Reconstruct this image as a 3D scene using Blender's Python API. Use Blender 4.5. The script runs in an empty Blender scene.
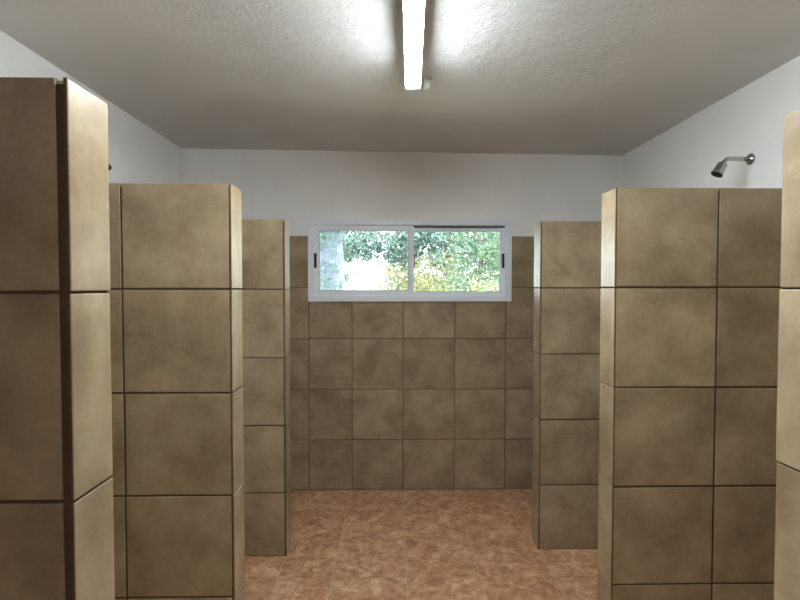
import bpy, bmesh, math, random
from mathutils import Vector, Matrix

# ------------------------------------------------------------------ camera, world, sun, exposure
scene = bpy.context.scene
C = scene.collection
R = math.radians
EYE = 1.636
cam_d = bpy.data.cameras.new('camera')
cam_d.sensor_width = 36.0
cam_d.lens = 22.5
cam_d.clip_start = 0.02
cam = bpy.data.objects.new('camera', cam_d)
C.objects.link(cam)
cam.location = (0, 0, EYE)
cam.rotation_euler = (R(90 - 1.604), 0, R(-0.92))
scene.camera = cam

world = bpy.data.worlds.new('world')
scene.world = world
world.use_nodes = True
wn = world.node_tree.nodes
wl = world.node_tree.links
wn.clear()
w_out = wn.new('ShaderNodeOutputWorld')
w_bg = wn.new('ShaderNodeBackground')
w_bg.inputs['Color'].default_value = (0.80, 0.91, 1.0, 1)
w_bg.inputs['Strength'].default_value = 7.5
wl.new(w_bg.outputs[0], w_out.inputs[0])

sun_d = bpy.data.lights.new('sun', 'SUN')
sun_d.energy = 9.0
sun_d.angle = R(1.0)
sun_d.color = (1.0, 0.93, 0.80)
sun = bpy.data.objects.new('sun', sun_d)
C.objects.link(sun)
sun.rotation_mode = 'QUATERNION'
sun.rotation_quaternion = Vector((-0.50, 0.22, -0.84)).to_track_quat('-Z', 'Y')      # high from the right, along the outer wall

vs = scene.view_settings
vs.view_transform = 'Standard'
vs.look = 'None'
vs.gamma = 1.0
vs.use_curve_mapping = False
vs.exposure = 1.06
TUBE_POWER = 80.0
TUBE_BACK_POWER = 16.0           # upper side of the tubes, dimmed to hold down the ceiling glow
TUBE_BACK_FROM = 0.35
FILL_TUBE_POWER = 10.0  # strength of the added fill lamp behind the viewer

# ------------------------------------------------------------------ helpers
def tag(o, label=None, cat=None, group=None, kind=None):
    if label: o['label'] = label
    if cat: o['category'] = cat
    if group: o['group'] = group
    if kind: o['kind'] = kind
    return o

def empty(name, loc=(0, 0, 0), rz=0, parent=None):
    o = bpy.data.objects.new(name, None)
    o.empty_display_size = 0.05
    C.objects.link(o)
    o.location = loc
    o.rotation_euler = (0, 0, rz)
    if parent: o.parent = parent
    return o

class MB:
    """collects shapes in local space and links them as one mesh object"""
    def __init__(self):
        self.v, self.f, self.m, self.r, self.s = [], [], [], [], []
    def add(self, verts, faces, mat=0, rnd=0.0, smooth=False):
        b = len(self.v)
        self.v += [tuple(p) for p in verts]
        for fc in faces:
            self.f.append([b + i for i in fc])
        n = len(faces)
        self.m += mat if isinstance(mat, list) else [mat] * n
        self.r += [rnd] * n
        self.s += [smooth] * n
    def box(self, lo, hi, mat=0, rnd=0.0, bev=0.0):
        x0, y0, z0 = lo; x1, y1, z1 = hi
        if bev <= 0:
            v = [(x0,y0,z0),(x1,y0,z0),(x1,y1,z0),(x0,y1,z0),(x0,y0,z1),(x1,y0,z1),(x1,y1,z1),(x0,y1,z1)]
            self.add(v, [(0,3,2,1),(4,5,6,7),(0,1,5,4),(1,2,6,5),(2,3,7,6),(3,0,4,7)], mat, rnd)
            return
        bm = bmesh.new()
        bmesh.ops.create_cube(bm, size=1)
        for p in bm.verts:
            p.co = Vector(((x0+x1)/2 + p.co.x*(x1-x0), (y0+y1)/2 + p.co.y*(y1-y0), (z0+z1)/2 + p.co.z*(z1-z0)))
        bmesh.ops.bevel(bm, geom=bm.edges[:], offset=bev, segments=2, profile=0.7, affect='EDGES')
        self.add([p.co[:] for p in bm.verts], [[q.index for q in f.verts] for f in bm.faces], mat, rnd)
        bm.free()
    def tile(self, o, u, v, n, w, h, t, bev, mat, edge, rnd):
        """slab standing on the plane through o; u, v in plane, n outwards; chamfered face"""
        o, u, v, n = Vector(o), Vector(u), Vector(v), Vector(n)
        P = []
        for (dd, ins) in ((0, 0), (t - bev, 0), (t - bev*0.3, bev*0.35), (t, bev)):
            for (a, b) in ((ins, ins), (w-ins, ins), (w-ins, h-ins), (ins, h-ins)):
                P.append(o + u*a + v*b + n*dd)
        F, M = [], []
        flip = u.cross(v).dot(n) < 0
        for k in range(3):
            for i in range(4):
                j = (i+1) % 4
                q = [k*4+i, k*4+j, (k+1)*4+j, (k+1)*4+i]
                F.append(q[::-1] if flip else q); M.append(edge if k == 0 else mat)
        top = [12, 13, 14, 15]
        F.append(top[::-1] if flip else top); M.append(mat)
        self.add(P, F, M, rnd)
    def tube(self, pts, rad, seg=12, mat=0, caps=True, smooth=True):
        pts = [Vector(p) for p in pts]
        rads = rad if isinstance(rad, (list, tuple)) else [rad]*len(pts)
        V, F = [], []
        up = None
        for i, p in enumerate(pts):
            d = (pts[min(i+1, len(pts)-1)] - pts[max(i-1, 0)]).normalized()
            if up is None:
                up = Vector((0,0,1)) if abs(d.z) < 0.9 else Vector((0,1,0))
            a = d.cross(up)
            if a.length < 1e-5: a = d.cross(Vector((1,0,0)))
            a.normalize(); b = a.cross(d).normalized(); up = b
            for k in range(seg):
                t = 2*math.pi*k/seg
                V.append(p + (a*math.cos(t) + b*math.sin(t))*rads[i])
        for i in range(len(pts)-1):
            for k in range(seg):
                l = (k+1) % seg
                F.append([i*seg+k, (i+1)*seg+k, (i+1)*seg+l, i*seg+l])
        self.add(V, F, mat, 0.0, smooth)
        if caps:
            b0 = len(self.v) - len(V)
            n = len(pts)
            self.f.append([b0+k for k in range(seg)]); self.f.append([b0+(n-1)*seg+k for k in range(seg)][::-1])
            self.m += [mat, mat]; self.r += [0, 0]; self.s += [False, False]
    def build(self, name, mats, parent=None, loc=None):
        me = bpy.data.meshes.new(name)
        me.from_pydata(self.v, [], self.f)
        for m in (mats if isinstance(mats, (list, tuple)) else [mats]): me.materials.append(m)
        me.polygons.foreach_set('material_index', self.m)
        me.polygons.foreach_set('use_smooth', self.s)
        a = me.attributes.new('rnd', 'FLOAT', 'FACE')
        a.data.foreach_set('value', self.r)
        me.update()
        o = bpy.data.objects.new(name, me)
        C.objects.link(o)
        if parent: o.parent = parent
        if loc: o.location = loc
        return o

def mat_new(name):
    m = bpy.data.materials.new(name)
    m.use_nodes = True
    nt = m.node_tree
    b = nt.nodes['Principled BSDF']
    return m, nt, b
def srgb(r, g, b):
    f = lambda c: (c/255/12.92) if c/255 <= 0.04045 else ((c/255+0.055)/1.055)**2.4
    return (f(r), f(g), f(b), 1)
def simple(name, col, rough=0.5, metal=0.0, spec=0.5, noise=0.0, nscale=20):
    m, nt, b = mat_new(name)
    b.inputs['Base Color'].default_value = col
    b.inputs['Roughness'].default_value = rough
    b.inputs['Metallic'].default_value = metal
    b.inputs['Specular IOR Level'].default_value = spec
    if noise:
        N, L = nt.nodes, nt.links
        tc = N.new('ShaderNodeTexCoord'); n = N.new('ShaderNodeTexNoise'); n.inputs['Scale'].default_value = nscale
        n.inputs['Detail'].default_value = 6
        L.new(tc.outputs['Object'], n.inputs['Vector'])
        mr = N.new('ShaderNodeMapRange'); mr.inputs['To Min'].default_value = 1-noise; mr.inputs['To Max'].default_value = 1+noise
        L.new(n.outputs['Fac'], mr.inputs['Value'])
        h = N.new('ShaderNodeHueSaturation'); h.inputs['Color'].default_value = col
        L.new(mr.outputs[0], h.inputs['Value']); L.new(h.outputs[0], b.inputs['Base Color'])
    return m

def nodes_tile_coords(nt, spread=37.0):
    """object coordinates shifted by each tile's own random number"""
    N, L = nt.nodes, nt.links
    tc = N.new('ShaderNodeTexCoord')
    at = N.new('ShaderNodeAttribute'); at.attribute_name = 'rnd'
    mul = N.new('ShaderNodeMath'); mul.operation = 'MULTIPLY'; mul.inputs[1].default_value = spread
    L.new(at.outputs['Fac'], mul.inputs[0])
    ad = N.new('ShaderNodeVectorMath'); ad.operation = 'ADD'
    L.new(tc.outputs['Object'], ad.inputs[0]); L.new(mul.outputs[0], ad.inputs[1])
    return ad.outputs[0], at.outputs['Fac']

def ramp(nt, src, stops):
    r = nt.nodes.new('ShaderNodeValToRGB')
    e = r.color_ramp.elements
    e[0].position, e[0].color = stops[0]
    e[1].position, e[1].color = stops[-1]
    for p, c in stops[1:-1]:
        x = e.new(p); x.color = c
    nt.links.new(src, r.inputs[0])
    return r.outputs['Color']
def mixc(nt, fac, a, b, mode='MIX'):
    m = nt.nodes.new('ShaderNodeMix'); m.data_type = 'RGBA'; m.blend_type = mode
    for s, val in ((0, fac), (6, a), (7, b)):
        if hasattr(val, 'is_linked') or hasattr(val, 'links'): nt.links.new(val, m.inputs[s])
        else: m.inputs[s].default_value = val
    return m.outputs[2]
def noise(nt, vec, scale, detail=5, rough=0.55, dist=0.0):
    n = nt.nodes.new('ShaderNodeTexNoise')
    n.inputs['Scale'].default_value = scale; n.inputs['Detail'].default_value = detail
    n.inputs['Roughness'].default_value = rough; n.inputs['Distortion'].default_value = dist
    nt.links.new(vec, n.inputs['Vector'])
    return n.outputs['Fac']
def bump(nt, h, strength, dist=0.002):
    b = nt.nodes.new('ShaderNodeBump')
    b.inputs['Strength'].default_value = strength; b.inputs['Distance'].default_value = dist
    nt.links.new(h, b.inputs['Height'])
    return b.outputs['Normal']

def wall_tile_mat():
    m, nt, b = mat_new('beige_stone_tile')
    N, L = nt.nodes, nt.links
    v, rnd = nodes_tile_coords(nt)
    big = noise(nt, v, 4.5, 9, 0.62, 0.15)
    base = ramp(nt, big, [(0.34, srgb(142,120,94)), (0.5, srgb(169,148,119)), (0.66, srgb(190,169,138))])
    fine = noise(nt, v, 55, 4, 0.6)
    c = mixc(nt, 0.09, base, ramp(nt, fine, [(0.3, srgb(120,104,78)), (0.7, srgb(196,182,150))]))
    # blotches and pale veins
    blot = noise(nt, v, 16, 9, 0.8, 0.4)
    bm = ramp(nt, blot, [(0.56, (0,0,0,1)), (0.72, (1,1,1,1))])
    big2 = noise(nt, v, 3.0, 2, 0.5)
    gate = ramp(nt, big2, [(0.45, (0,0,0,1)), (0.6, (1,1,1,1))])
    k = mixc(nt, 1.0, bm, gate, 'MULTIPLY')
    kk = N.new('ShaderNodeMath'); kk.operation = 'MULTIPLY'; kk.inputs[1].default_value = 0.38
    L.new(k, kk.inputs[0])
    c = mixc(nt, kk.outputs[0], c, srgb(118,98,66))
    vein = noise(nt, v, 17, 9, 0.7, 2.2)
    vm = ramp(nt, vein, [(0.615, (0,0,0,1)), (0.64, (1,1,1,1)), (0.67, (0,0,0,1))])
    vk = N.new('ShaderNodeMath'); vk.operation = 'MULTIPLY'; vk.inputs[1].default_value = 0.28
    L.new(vm, vk.inputs[0])
    c = mixc(nt, vk.outputs[0], c, srgb(196,180,146))
    pit = noise(nt, v, 70, 3, 0.5)
    pm = ramp(nt, pit, [(0.70, (0,0,0,1)), (0.76, (0.55,0.55,0.55,1))])
    c = mixc(nt, pm, c, srgb(92,74,50))
    h = N.new('ShaderNodeHueSaturation')
    mr = N.new('ShaderNodeMapRange'); mr.inputs['To Min'].default_value = 0.77; mr.inputs['To Max'].default_value = 0.90; h.inputs['Saturation'].default_value = 1.02
    L.new(rnd, mr.inputs['Value']); L.new(mr.outputs[0], h.inputs['Value']); L.new(c, h.inputs['Color'])
    L.new(h.outputs[0], b.inputs['Base Color'])
    rr = N.new('ShaderNodeMapRange'); rr.inputs['To Min'].default_value = 0.27; rr.inputs['To Max'].default_value = 0.31
    L.new(fine, rr.inputs['Value']); L.new(rr.outputs[0], b.inputs['Roughness'])
    b.inputs['Specular IOR Level'].default_value = 0.5
    L.new(bump(nt, big, 0.06, 0.002), b.inputs['Normal'])
    return m

def floor_tile_mat():
    m, nt, b = mat_new('terracotta_marbled_floor_tile')
    N, L = nt.nodes, nt.links
    v, rnd = nodes_tile_coords(nt)
    n1 = noise(nt, v, 7, 8, 0.66, 1.2)
    base = ramp(nt, n1, [(0.32, srgb(124,80,50)), (0.44, srgb(172,120,84)), (0.54, srgb(200,152,116)), (0.66, srgb(226,192,154))])
    n2 = noise(nt, v, 19, 8, 0.72, 0.7)
    c = mixc(nt, 0.5, base, ramp(nt, n2, [(0.36, srgb(120,78,52)), (0.5, srgb(196,146,110)), (0.62, srgb(236,206,170))]))
    n3 = noise(nt, v, 3, 3, 0.5)
    c = mixc(nt, ramp(nt, n3, [(0.5, (0,0,0,1)), (0.75, (0.5,0.5,0.5,1))]), c, srgb(166,112,64))
    L.new(c, b.inputs['Base Color'])
    b.inputs['Roughness'].default_value = 0.38
    L.new(bump(nt, n2, 0.15, 0.002), b.inputs['Normal'])
    return m

def plaster_mat(name, col, fine=0.15):
    m, nt, b = mat_new(name)
    tc = nt.nodes.new('ShaderNodeTexCoord')
    n = noise(nt, tc.outputs['Object'], 3, 5, 0.5)
    c2 = tuple(x*0.93 for x in col[:3]) + (1,)
    nt.links.new(ramp(nt, n, [(0.3, c2), (0.7, col)]), b.inputs['Base Color'])
    b.inputs['Roughness'].default_value = 0.75
    f = noise(nt, tc.outputs['Object'], 60, 5, 0.6)
    nt.links.new(bump(nt, f, fine, 0.003), b.inputs['Normal'])
    return m

def ceiling_mat():
    m, nt, b = mat_new('rough_trowelled_ceiling')
    N, L = nt.nodes, nt.links
    tc = N.new('ShaderNodeTexCoord')
    o = tc.outputs['Object']
    # the rough render sits in the middle of the slab, smoother towards the walls
    sep = N.new('ShaderNodeSeparateXYZ'); L.new(o, sep.inputs[0])
    def axis(out, c, a0, a1):
        s = N.new('ShaderNodeMath'); s.operation = 'SUBTRACT'; s.inputs[1].default_value = c; L.new(out, s.inputs[0])
        ab = N.new('ShaderNodeMath'); ab.operation = 'ABSOLUTE'; L.new(s.outputs[0], ab.inputs[0])
        r = N.new('ShaderNodeMapRange'); r.inputs['From Min'].default_value = a0; r.inputs['From Max'].default_value = a1
        r.inputs['To Min'].default_value = 1; r.inputs['To Max'].default_value = 0
        L.new(ab.outputs[0], r.inputs['Value']); return r.outputs[0]
    mk = N.new('ShaderNodeMath'); mk.operation = 'MULTIPLY'
    L.new(axis(sep.outputs[0], 0.1, 0.55, 1.25), mk.inputs[0]); L.new(axis(sep.outputs[1], 0.8, 1.55, 2.1), mk.inputs[1])
    n1 = noise(nt, o, 11, 10, 0.7, 0.25)
    r1 = ramp(nt, n1, [(0.40, (0,0,0,1)), (0.52, (0.5,0.5,0.5,1)), (0.60, (1,1,1,1))])
    n2 = noise(nt, o, 60, 8, 0.75, 0.1)
    hh = mixc(nt, 0.6, r1, n2)
    mul = N.new('ShaderNodeMath'); mul.operation = 'MULTIPLY'
    ad = N.new('ShaderNodeMath'); ad.operation = 'ADD'; ad.inputs[1].default_value = 0.06
    L.new(mk.outputs[0], ad.inputs[0]); L.new(hh, mul.inputs[0]); L.new(ad.outputs[0], mul.inputs[1])
    L.new(bump(nt, mul.outputs[0], 1.0, 0.012), b.inputs['Normal'])
    n3 = noise(nt, o, 2.2, 4, 0.5)
    L.new(ramp(nt, n3, [(0.3, srgb(211,209,206)), (0.7, srgb(221,219,216))]), b.inputs['Base Color'])
    b.inputs['Roughness'].default_value = 0.8
    return m

M = {}
M['tile'] = wall_tile_mat()
M['floor_tile'] = floor_tile_mat()
M['grout'] = simple('dark_brown_grout', srgb(80,62,44), 0.9, noise=0.15, nscale=40)
M['wall_grout'] = simple('brown_wall_grout', srgb(110,93,70), 0.9, noise=0.12, nscale=40)
M['floor_grout'] = simple('pale_floor_grout', srgb(200,170,140), 0.9, noise=0.12, nscale=40)
M['biscuit'] = simple('tile_biscuit_edge', srgb(96,70,48), 0.85)
M['plaster'] = plaster_mat('white_wall_paint', srgb(245,244,242))
M['ceiling'] = ceiling_mat()
M['cement'] = simple('cement_capping', srgb(196,186,162), 0.85, noise=0.1)
M['aluminium'] = simple('white_lacquered_aluminium', srgb(234,238,243), 0.35, spec=0.5)
M['seal_and_shade'] = simple('dark_seal_and_recess_shade', srgb(92,98,102), 0.6)  # rubber gaskets, and the strip that stands in for recess shade
M['latch'] = simple('black_plastic', srgb(18,18,20), 0.4)
M['lamp_body'] = simple('white_enamelled_steel', srgb(228,230,232), 0.4)
M['plastic'] = simple('white_plastic', srgb(225,230,230), 0.4)
M['wire'] = simple('dark_wire', srgb(50,50,48), 0.5)
M['chrome'] = simple('brushed_chrome', srgb(176,176,172), 0.22, metal=1.0)
M['nozzle'] = simple('black_rubber_nozzle_face', srgb(16,16,16), 0.6)

def glow(name, col, s):
    m = bpy.data.materials.new(name); m.use_nodes = True
    nt = m.node_tree; nt.nodes.clear()
    o = nt.nodes.new('ShaderNodeOutputMaterial'); e = nt.nodes.new('ShaderNodeEmission')
    e.inputs['Color'].default_value = col; e.inputs['Strength'].default_value = s
    nt.links.new(e.outputs[0], o.inputs[0])
    return m
M['tube'] = glow('lit_fluorescent_tube', (0.86, 0.955, 1.0, 1), TUBE_POWER)
M['tube_fill'] = glow('added_fill_tube', (0.95, 0.97, 1.0, 1), FILL_TUBE_POWER)

M['tube_back'] = glow('dimmed_tube_back', (0.84, 0.97, 1.0, 1), TUBE_BACK_POWER)

def glass_mat():
    m = bpy.data.materials.new('clear_window_glass'); m.use_nodes = True
    nt = m.node_tree; nt.nodes.clear()
    N, L = nt.nodes, nt.links
    o = N.new('ShaderNodeOutputMaterial'); mx = N.new('ShaderNodeMixShader')
    t = N.new('ShaderNodeBsdfTransparent'); t.inputs['Color'].default_value = (0.93, 0.97, 0.965, 1)
    g = N.new('ShaderNodeBsdfGlossy'); g.inputs['Roughness'].default_value = 0.03
    fr = N.new('ShaderNodeFresnel'); fr.inputs['IOR'].default_value = 1.5
    L.new(fr.outputs[0], mx.inputs[0]); L.new(t.outputs[0], mx.inputs[1]); L.new(g.outputs[0], mx.inputs[2]); L.new(mx.outputs[0], o.inputs[0])
    return m
M['glass'] = glass_mat()

# ------------------------------------------------------------------ the room
XL, XR = -1.652, 1.836          # painted / tiled side walls
YB, YF = 3.98, -1.60            # wall with the window, wall behind the viewer
TT = 0.008                      # tile stands this far off its wall
TOP = 2.031
ROWS = [0.0, 0.406, 0.812, 1.218, 1.624, TOP]
WX0, WX1, WZ0, WZ1 = -0.645, 0.932, 1.531, 2.144    # the window's hole in the wall
J = 0.0075                      # joint width
rng = random.Random(7)

def rects_minus(r, h):
    """rectangle r less the hole h, as up to four rectangles"""
    x0, x1, z0, z1 = r
    if h is None: return [r]
    a0, a1, b0, b1 = h
    if x1 <= a0 or x0 >= a1 or z1 <= b0 or z0 >= b1: return [r]
    out = []
    if x0 < a0: out.append((x0, a0, z0, z1))
    if x1 > a1: out.append((a1, x1, z0, z1))
    c0, c1 = max(x0, a0), min(x1, a1)
    if z0 < b0: out.append((c0, c1, z0, b0))
    if z1 > b1: out.append((c0, c1, b1, z1))
    return out

def lay_tiles(mb, origin, u, n, cols, rows, mat, edge, hole=None, j=J, t=TT, jit=0.0007):
    """tiles in the plane (u, up) facing n; cols and rows are the joint lines"""
    O, U, Nn, V = Vector(origin), Vector(u), Vector(n), Vector((0, 0, 1))
    for i in range(len(cols)-1):
        for k in range(len(rows)-1):
            rnd = rng.random()
            for (a0, a1, b0, b1) in rects_minus((cols[i], cols[i+1], rows[k], rows[k+1]), hole):
                if a1-a0 < 0.012 or b1-b0 < 0.012: continue
                e = [rng.uniform(-jit, jit) for _ in range(5)]
                ja0 = 0 if (i == 0 and a0 == cols[0]) else j/2
                ja1 = 0 if (i == len(cols)-2 and a1 == cols[-1]) else j/2
                jb1 = 0 if k == len(rows)-2 else j/2
                p = O + U*(a0 + ja0 + e[0]) + V*(b0 + j/2 + e[1])
                mb.tile(p, U, V, Nn, (a1-a0) - ja0 - ja1 + e[2], (b1-b0) - j/2 - jb1 + e[3], t + e[4]*0.6, 0.0022, mat, edge, rnd)

GR = 0.0045    # grout surface lies this far off the masonry

# floor: screed + grout bed + tiles
mb = MB()
mb.box((XL-0.2, YF-0.2, -0.12), (XR+0.2, YB+0.2, -0.0025), 1)
fx = [XL, -1.46, -1.05, -0.640, -0.334, 0.081, 0.496, 0.911, 1.326, 1.741, XR]
fy = [YF, -1.40, -0.985, -0.57, -0.155, 0.26, 0.675, 1.09, 1.51, 1.93, 2.35, 2.766, 3.19, 3.61, YB-0.013]
for i in range(len(fx)-1):
    for k in range(len(fy)-1):
        j = 0.006
        mb.tile((fx[i]+j/2, fy[k]+j/2, -0.0026), (1,0,0), (0,1,0), (0,0,1), fx[i+1]-fx[i]-j, fy[k+1]-fy[k]-j, 0.0026, 0.0016, 0, 0, rng.random())
tag(mb.build('floor', [M['floor_tile'], M['floor_grout']]), kind='structure')

# back wall, with the window's hole
TZ = 2.95
mb = MB()
for (a0, a1, b0, b1) in rects_minus((XL-0.2, XR+0.2, 0.0, TZ), (WX0, WX1, WZ0, WZ1)):
    mb.box((a0, YB, b0), (a1, YB+0.2, b1), 0)
for (a0, a1, b0, b1) in rects_minus((XL, XR, 0.0, TOP-0.002), (WX0, WX1, WZ0, WZ1)):
    mb.box((a0, YB-GR, b0), (a1, YB, b1), 1)
lay_tiles(mb, (0, YB, 0), (1,0,0), (0,-1,0), [XL, -1.481, -1.071, -0.661, -0.318, 0.088, 0.500, 0.908, 1.320, 1.732, XR], ROWS, 2, 3, (-0.661, 0.908, WZ0, WZ1))
tag(mb.build('wall_back', [M['plaster'], M['wall_grout'], M['tile'], M['biscuit']]), kind='structure')

def side_wall(name, x, s):
    mb = MB()
    mb.box((min(x, x+s*0.2), YF, 0), (max(x, x+s*0.2), YB, TZ), 0)
    mb.box((min(x, x-s*GR), YF, 0), (max(x, x-s*GR), YB, TOP-0.002), 1)
    cols = [YF]
    y = -1.3
    while y < YB-0.1:
        cols.append(y); y += 0.412
    cols.append(YB-TT)
    lay_tiles(mb, (x, 0, 0), (0,1,0), (-s,0,0), cols, ROWS, 2, 3)
    tag(mb.build(name, [M['plaster'], M['wall_grout'], M['tile'], M['biscuit']]), kind='structure')
side_wall('wall_left', XL, -1)
side_wall('wall_right', XR, 1)
mb = MB()
mb.box((XL-0.2, YF-0.2, 0), (XR+0.2, YF, TZ), 0)
tag(mb.build('wall_front', [M['plaster']]), kind='structure')

# ceiling: a slab that falls a little to the right
mb = MB()
zl, zr = 2.716, 2.674
x0, x1, y0, y1 = XL-0.02, XR+0.02, YF-0.02, YB+0.02
v = [(x0,y0,zl),(x1,y0,zr),(x1,y1,zr),(x0,y1,zl),(x0,y0,TZ),(x1,y0,TZ),(x1,y1,TZ),(x0,y1,TZ)]
mb.add(v, [(0,3,2,1),(4,5,6,7),(0,1,5,4),(1,2,6,5),(2,3,7,6),(3,0,4,7)], 0)
tag(mb.build('ceiling', [M['ceiling']]), kind='structure')
def ceil_z(x): return zl + (zr-zl)*(x-x0)/(x1-x0)

# ------------------------------------------------------------------ window
win = empty('window_1', (0, YB, 0)); tag(win, kind='structure')
def frame_rect(mb, a0, a1, b0, b1, w, y0, y1, mat=0, bev=0.002, wt=None, wb=None):
    wt = w if wt is None else wt; wb = w if wb is None else wb
    mb.box((a0, y0, b0), (a0+w, y1, b1), mat, bev=bev)
    mb.box((a1-w, y0, b0), (a1, y1, b1), mat, bev=bev)
    mb.box((a0+w-0.001, y0, b1-wt), (a1-w+0.001, y1, b1), mat, bev=bev)
    mb.box((a0+w-0.001, y0, b0), (a1-w+0.001, y1, b0+wb), mat, bev=bev)
OX0, OX1, OZ0, OZ1 = -0.662, 0.949, 1.513, 2.162
mb = MB()
frame_rect(mb, OX0, OX1, OZ0, OZ1, 0.045, -0.028, -0.010, bev=0.003)        # flange on the tiles
frame_rect(mb, WX0+0.002, WX1-0.002, WZ0+0.002, WZ1-0.002, 0.028, -0.012, 0.075, bev=0.002)   # box frame in the hole
XM0 = 0.172
mb.box((WX0+0.03, 0.022, WZ0+0.028), (WX1-0.03, 0.026, WZ0+0.034), 0)
mb.box((XM0, 0.019, OZ1-0.062), (WX1-0.03, 0.027, OZ1-0.047), 1)             # dark strip painted as the shaded recess over the outer sash
mb.build('window_frame', [M['aluminium'], M['seal_and_shade']], win)
IX0, IX1, IZ0, IZ1 = OX0+0.045, OX1-0.045, OZ0+0.045, OZ1-0.045
def latch(sash, x, z, y):
    l = MB()
    l.box((x-0.012, y-0.006, z-0.058), (x+0.012, y, z+0.058), 0, bev=0.003)
    l.box((x-0.006, y-0.012, z-0.020), (x+0.006, y-0.005, z+0.025), 0, bev=0.002)
    l.build('latch', [M['latch']], sash)
def sash(x0, x1, z0, z1, y0, y1, ws, wt, wb, latches):
    s = MB()
    frame_rect(s, x0, x1, z0, z1, ws, y0, y1, wt=wt, wb=wb)
    frame_rect(s, x0+ws-0.001, x1-ws+0.001, z0+wb-0.001, z1-wt+0.001, 0.004, (y0+y1)/2-0.006, (y0+y1)/2+0.006, mat=1, bev=0)
    so = s.build('window_sash', [M['aluminium'], M['seal_and_shade']], win)
    g = MB()
    ym = (y0+y1)/2
    g.box((x0+ws, ym-0.002, z0+wb), (x1-ws, ym+0.002, z1-wt), 0)
    g.build('window_pane', [M['glass']], so)
    for x, z, y in latches: latch(so, x, z, y)
XM = 0.132
sash(IX0-0.004, XM+0.042, IZ0-0.010, IZ1+0.012, -0.006, 0.018, 0.046, 0.056, 0.054, [(IX0+0.010, 1.838, -0.006)])
sash(XM-0.006, IX1+0.012, IZ0-0.010, IZ1-0.006, 0.030, 0.054, 0.046, 0.036, 0.042, [(IX1-0.010, 1.838, 0.030), (XM+0.040, 1.838, 0.030)])

# ------------------------------------------------------------------ shower partitions
T = 0.134
def partition(side, x_end, y0, gap, label, ROWS=ROWS):
    """side -1: built out from the left wall; +1: from the right wall. local origin at the foot of the near end corner"""
    xw = XL + TT if side < 0 else XR - TT
    L_ = abs(xw - x_end)
    root = empty('shower_partition', (x_end, y0, 0))
    tag(root, label, 'partition wall', 'tiled partitions between the showers', 'thing')
    u = (side, 0, 0)                       # from the free end back to the wall
    et = TT                                # end tile thickness
    c = MB()
    a, b = sorted((side*(et-0.002), side*(L_+0.001)))
    c.box((a, TT-0.0055, 0), (b, T-TT+0.0055, TOP-0.012), 0)
    a2, b2 = sorted((side*(et+0.001), side*(L_+0.001)))
    c.box((a2, TT+0.001, TOP-0.012), (b2, T-TT-0.001, TOP-0.003), 1)
    c.build('masonry_core', [M['grout'], M['cement']], root)
    start = et + gap
    cols = [start, start+0.4135-gap*0.4, start+0.4135*2, L_]
    if cols[-1]-cols[-2] < 0.02: cols.pop(-2)
    f = MB(); lay_tiles(f, (0, TT, 0), u, (0,-1,0), cols, ROWS, 0, 1)
    f.build('near_face_tiles', [M['tile'], M['biscuit']], root)
    f = MB(); lay_tiles(f, (0, T-TT, 0), u, (0,1,0), cols, ROWS, 0, 1)
    f.build('far_face_tiles', [M['tile'], M['biscuit']], root)
    f = MB(); lay_tiles(f, (side*et, 0, 0), (0,1,0), (-side,0,0), [0, T], ROWS, 0, 1, j=0.005, jit=0.0010)
    f.build('end_tiles', [M['tile'], M['biscuit']], root)
    return root
partition(-1, -0.614, 0.967, 0.0155, 'tall beige tiled partition nearest on the left, with a dark open joint at its corner')
partition(-1, -0.622, 1.955, 0.003, 'beige tiled shower partition in the middle of the left row, second from the front')
partition(-1, -0.637, 2.995, 0.005, 'beige tiled shower partition on the left nearest the window wall', [0, 0.388, 0.796, 1.206, 1.616, TOP])
partition(1, 0.905, 1.020, 0.003, 'pale end of the tiled partition cut off by the right edge of the view', [0, 0.408, 0.815, 1.222, 1.630, TOP])
partition(1, 0.899, 2.008, 0.000, 'wide tiled partition in the middle of the right row, below the shower head', [0, 0.408, 0.815, 1.222, 1.630, TOP])
partition(1, 0.905, 3.046, 0.003, 'tiled shower partition on the right nearest the window wall')

# ------------------------------------------------------------------ fluorescent ceiling light, added fill lamp
def lamp(x, y_far, ang, length, tube_mat, label):
    root = empty('ceiling_light', (x, y_far, ceil_z(x)), ang)
    tag(root, label, 'light')
    b = MB()
    b.box((-0.030, -length+0.01, -0.085), (0.030, -0.010, -0.001), 0, bev=0.004)
    b.box((-0.036, -length+0.02, -0.096), (0.036, -0.020, -0.082), 0, bev=0.002)      # shallow trough, made up with the skirts below to shade the ceiling
    for q in (-1, 1):  # thin skirts, added to block tube light beside the lamp
        xa, xb = sorted((q*0.0345, q*0.0365))
        b.box((xa, -length+0.02, -0.1085), (xb, -0.020, -0.090), 0)
    b.build('lamp_housing', [M['lamp_body']], root)
    for yy in (-0.012, -length+0.012):
        s = MB()
        s.box((-0.036, yy-0.010, -0.130), (0.036, yy+0.010, -0.080), 0, bev=0.005)
        for q in (-1, 1):
            s.tube([(q*0.0205, yy-0.016, -0.113), (q*0.0205, yy+0.016, -0.113)], 0.0155, 14, 0)
        s.build('lamp_holder', [M['plastic']], root)
    for q in (-1, 1):
        t = MB()
        t.tube([(q*0.0205, -0.024, -0.113), (q*0.0205, -length+0.024, -0.113)], 0.0135, 14, 0)
        tb = t.build('fluorescent_tube', [tube_mat, M['tube_back']], root)
        for p in tb.data.polygons:                       # upward faces take the dimmed glow, made up to spare the ceiling
            if p.normal.z > TUBE_BACK_FROM: p.material_index = 1
        st = MB()
        st.tube([(q*0.012, -0.10, -0.083), (q*0.012, -0.10, -0.097)], 0.008, 10, 0)
        st.build('starter', [M['plastic']], root)
    return root
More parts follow.
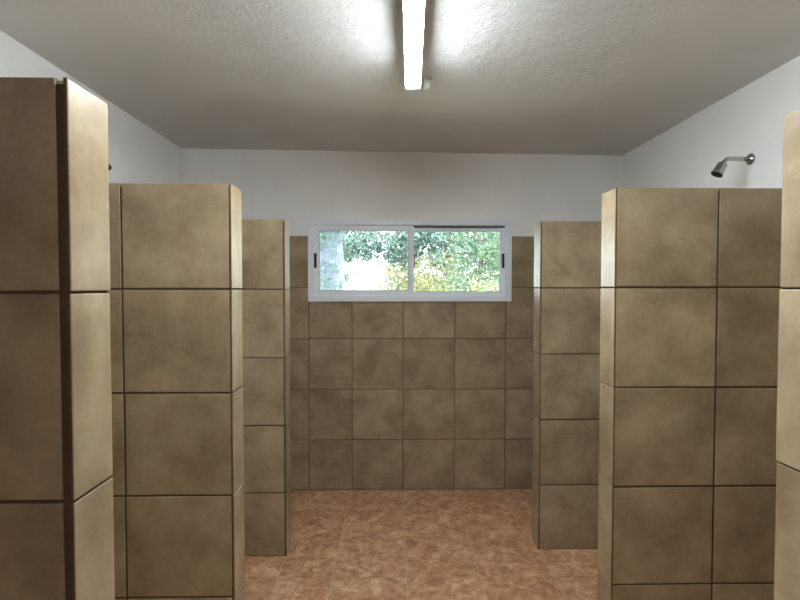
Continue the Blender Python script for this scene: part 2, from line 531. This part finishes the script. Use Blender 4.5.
lamp(-0.02, -0.10, R(1.5), 1.25, M['tube_fill'], 'added twin tube fill lamp on the ceiling, behind the viewer and out of view')  # added out of view to brighten the partitions' near faces
lg = lamp(0.100, 2.405, R(-2.1), 1.50, M['tube'], 'lit twin tube fluorescent lamp in the middle of the ceiling')
w = MB()
pts = []
for k in range(13):
    t = math.pi*k/12
    pts.append((-0.030-0.045*math.sin(t), -0.83+0.055*math.cos(t)+0.03, -0.012-0.004*math.sin(t)))
w.tube(pts, 0.0017, 6, 0)
w.build('wire_loop', [M['wire']], lg)
w = MB()
w.tube([(0.030, -0.66, -0.01), (0.047, -0.68, -0.012), (0.05, -0.74, -0.010), (0.03, -0.78, -0.008)], 0.0014, 6, 0)
w.build('wire_loop', [M['wire']], lg)

cb = MB()
cb.box((-0.015, -0.065, -0.016), (0.015, 0.055, -0.001), 0, bev=0.003)
cb.box((-0.011, -0.045, -0.019), (0.011, 0.030, -0.015), 0, bev=0.002)
o = cb.build('cable_cover', [M['plastic']], None, (0.182, 2.625, ceil_z(0.182)))
tag(o, 'small white plastic cable cover on the ceiling beside the lamp end', 'cable cover')

# ------------------------------------------------------------------ shower heads
def shower(side, y, z, label):
    x = XR if side > 0 else XL
    root = empty('wall_shower', (x, y, z))
    tag(root, label, 'shower head', 'chrome shower heads on the side walls')
    s = -side
    f = MB()
    f.tube([(s*0.0005,0,0), (s*0.005,0,0), (s*0.011,0,0), (s*0.017,0,0), (s*0.020,0,0)], [0.029,0.030,0.0275,0.019,0.0125], 28, 0)
    f.build('wall_flange', [M['chrome']], root)
    a = MB()
    P = [(s*0.012,0,0), (s*0.06,0,0.001), (s*0.105,0,0.002)]
    for k in range(1, 7):
        t = R(54)*k/6
        P.append((s*(0.105+0.045*math.sin(t)), 0, 0.002-0.045*(1-math.cos(t))))
    ex, ez = P[-1][0], P[-1][2]
    d = Vector((s*math.cos(R(54)), 0, -math.sin(R(54))))
    a.tube(P + [(ex+d.x*0.012, 0, ez+d.z*0.012)], 0.011, 16, 0)
    a.build('shower_arm', [M['chrome']], root)
    h = MB()
    d = Vector((s*math.cos(R(60)), 0, -math.sin(R(60))))
    b0 = Vector((ex, 0, ez)) + d*0.002
    prof = [(0.0, 0.010), (0.004, 0.018), (0.010, 0.0225), (0.016, 0.0235), (0.060, 0.0265), (0.064, 0.029), (0.070, 0.029)]
    h.tube([b0 + d*q for q, _ in prof], [r for _, r in prof], 32, 0)
    ho = h.build('spray_head', [M['chrome']], root)
    nz = MB()
    nz.tube([b0 + d*0.0695, b0 + d*0.0725], [0.0255, 0.0235], 28, 0)
    for ring, cnt in ((0.008, 6), (0.017, 12)):
        aa = Vector((0, 1, 0)); bb = d.cross(aa)
        for k in range(cnt):
            t = 2*math.pi*k/cnt
            c0 = b0 + d*0.072 + (aa*math.cos(t) + bb*math.sin(t))*ring
            nz.tube([c0, c0 + d*0.003], 0.0014, 6, 0)
    nz.build('nozzle_plate', [M['nozzle']], ho)
    return root
shower(1, 2.545, 2.284, 'chrome shower head on a bent arm high on the right white wall')
shower(-1, 2.622, 2.318, 'chrome shower head on the left wall, almost hidden behind the nearest partition')

# ------------------------------------------------------------------ outside the window
grd = MB()
grd.box((-25, YB+0.2, -0.2), (25, 60, 0.0), 0)
tag(grd.build('ground', [simple('pale_dry_ground', srgb(214,208,190), 0.95, noise=0.12, nscale=2)]), kind='structure')

def leaf_mat(name, stops, trans=0.35):
    m, nt, b = mat_new(name)
    N, L = nt.nodes, nt.links
    at = N.new('ShaderNodeAttribute'); at.attribute_name = 'rnd'
    col = ramp(nt, at.outputs['Fac'], stops)
    hs = N.new('ShaderNodeHueSaturation'); hs.inputs['Value'].default_value = 0.25; L.new(col, hs.inputs['Color']); col = hs.outputs[0]
    L.new(col, b.inputs['Base Color'])
    b.inputs['Roughness'].default_value = 0.45
    tr = N.new('ShaderNodeBsdfTranslucent'); L.new(col, tr.inputs['Color'])
    mx = N.new('ShaderNodeMixShader'); mx.inputs[0].default_value = trans
    out = [n for n in N if n.type == 'OUTPUT_MATERIAL'][0]
    L.new(b.outputs[0], mx.inputs[1]); L.new(tr.outputs[0], mx.inputs[2]); L.new(mx.outputs[0], out.inputs[0])
    return m
M['leaf_green'] = leaf_mat('blue_green_leaves', [(0.0, srgb(84,122,110)), (0.5, srgb(120,160,142)), (1.0, srgb(176,206,190))])
M['leaf_mid'] = leaf_mat('mid_green_leaves', [(0.0, srgb(90,126,92)), (0.5, srgb(132,170,126)), (1.0, srgb(184,210,160))])
M['leaf_yellow'] = leaf_mat('yellow_green_leaves', [(0.0, srgb(140,160,96)), (0.5, srgb(204,204,128)), (1.0, srgb(232,222,160))])
M['bark'] = simple('pale_grey_bark', srgb(80,84,94), 0.9, noise=0.35, nscale=9)
M['bark_brown'] = simple('brown_bark', srgb(74,64,54), 0.9, noise=0.25, nscale=9)

def leaves(mb, rg, centre, rad, n, size):
    cx, cy, cz = centre
    for _ in range(n):
        while True:
            p = Vector((rg.uniform(-1,1), rg.uniform(-1,1), rg.uniform(-1,1)))
            if 0.15 < p.length <= 1: break
        c = Vector((cx+p.x*rad[0], cy+p.y*rad[1], cz+p.z*rad[2]))
        a = Vector((rg.gauss(0,1), rg.gauss(0,1), rg.gauss(0,0.8))).normalized()
        b = a.cross(Vector((rg.gauss(0,1), rg.gauss(0,1), rg.gauss(0,1)))).normalized()
        nn = a.cross(b)
        s = size*rg.uniform(0.6, 1.3)
        P = [c - a*s, c - b*s*0.38 + nn*s*0.1, c + b*s*0.38 + nn*s*0.1, c + a*s]
        mb.add(P, [(0,1,3),(0,3,2)], 0, rg.random())

def tree(name, label, loc, trunk, crown, lmat, bmat, seed, size):
    """trunk: list of (points, radii); crown: list of (centre, radii, count)"""
    rg = random.Random(seed)
    root = empty(name, loc)
    tag(root, label, 'tree')
    t = MB()
    for pts, rads in trunk: t.tube(pts, rads, 12, 0)
    t.build('trunk', [bmat], root)
    f = MB()
    for c, r, n in crown:
        # break each mass into clumps so that a little sky shows between them
        k = max(6, n//40)
        for _ in range(k):
            cc = (c[0]+rg.uniform(-1,1)*r[0], c[1]+rg.uniform(-1,1)*r[1], c[2]+rg.uniform(-1,1)*r[2])
            q = rg.uniform(0.14, 0.26)
            leaves(f, rg, cc, (q, q, q*0.85), n//k, size)
    f.build('foliage', [lmat], root)
    return root

tree('tree', 'thick pale grey trunk with leafy twigs at the left of the window', (-0.76, 6.0, 0),
     [([(0,0,0),(0.02,0,1.0),(0.01,0,2.2),(-0.06,0,3.4)], [0.26,0.20,0.165,0.12]),
      ([(-0.02,0,2.2),(0.3,0.3,2.9),(0.9,0.5,3.4)], [0.10,0.08,0.04])],
     [((0.40,0.1,2.50), (0.65,0.4,0.30), 1900), ((-0.05,-0.32,2.30), (0.25,0.12,0.25), 260), ((0.0,-0.32,1.95), (0.24,0.06,0.45), 420)],
     M['leaf_green'], M['bark'], 3, 0.034)
tree('tree', 'broad blue-green tree filling the upper middle of the window', (1.0, 9.0, 0),
     [([(0,0,0),(0.05,0,1.2),(0.0,0,2.4),(0.1,0,3.6)], [0.10,0.08,0.07,0.05]),
      ([(0.0,0,2.0),(-0.6,0.1,2.8),(-1.2,0,3.2)], [0.05,0.04,0.03])],
     [((-0.3,0.2,2.72), (1.9,0.7,0.50), 12500), ((0.7,0,1.95), (1.2,0.7,0.55), 6500), ((-0.85,0,1.95), (0.35,0.4,0.4), 1600), ((-1.55,0,2.35), (0.5,0.3,0.18), 1200)],
     M['leaf_green'], M['bark_brown'], 5, 0.048)
tree('tree', 'mid green bushy tree right of centre behind the window', (1.20, 7.0, 0),
     [([(0,0,0),(-0.05,0,0.9),(0.05,0,2.0),(0.0,0,2.8)], [0.05,0.04,0.035,0.02])],
     [((0.0,-0.1,1.95), (0.40,0.30,0.45), 2400)],
     M['leaf_mid'], M['bark_brown'], 9, 0.034)
tree('flowering_shrub', 'yellow-green shrub low in the middle of the window', (0.22, 7.6, 0),
     [([(0,0,0),(0.05,0,0.7),(0.0,0,1.5)], [0.03,0.025,0.02])],
     [((0.0,0,1.52), (0.42,0.25,0.38), 2400), ((0.38,0.25,1.70), (0.35,0.2,0.42), 1900)],
     M['leaf_yellow'], M['bark_brown'], 11, 0.032)
tree('flowering_shrub', 'yellow-green shrub low at the right of the window', (1.00, 5.35, 0),
     [([(0,0,0),(0.02,0,0.7),(0.0,0,1.5)], [0.03,0.025,0.02])],
     [((0.0,0,1.50), (0.20,0.16,0.22), 800)],
     M['leaf_yellow'], M['bark_brown'], 13, 0.026)
for i, (x, y, h) in enumerate(((-3.2, 17.0, 5.0), (1.7, 15.0, 5.5), (5.0, 18.0, 6.0))):
    tree('tree', ['distant round tree beyond the fence at the left', 'distant tall tree beyond the fence behind the broad tree', 'distant tree beyond the fence farthest to the right'][i], (x, y, 0),
         [([(0,0,0),(0.1,0,h*0.4),(0,0,h*0.8)], [0.2,0.16,0.08])],
         [((0,0,h*0.52), (1.7,1.2,h*0.40), 6000)], M['leaf_mid'], M['bark_brown'], 20+i, 0.11)

fence = empty('garden_fence', (-2.2, 11.0, 0))
tag(fence, 'low pale rail fence across the garden beyond the trees', 'fence')
fm = simple('weathered_pale_wood', srgb(190,192,190), 0.85, noise=0.1)
for k in range(5):
    p = MB(); p.box((k*1.3-0.05, -0.05, 0), (k*1.3+0.05, 0.05, 1.62), 0, bev=0.006); p.build('fence_post', [fm], fence)
for z in (0.5, 1.0, 1.5):
    p = MB(); p.box((-0.3, -0.07, z), (5.5, -0.045, z+0.09), 0, bev=0.004); p.build('fence_rail', [fm], fence)
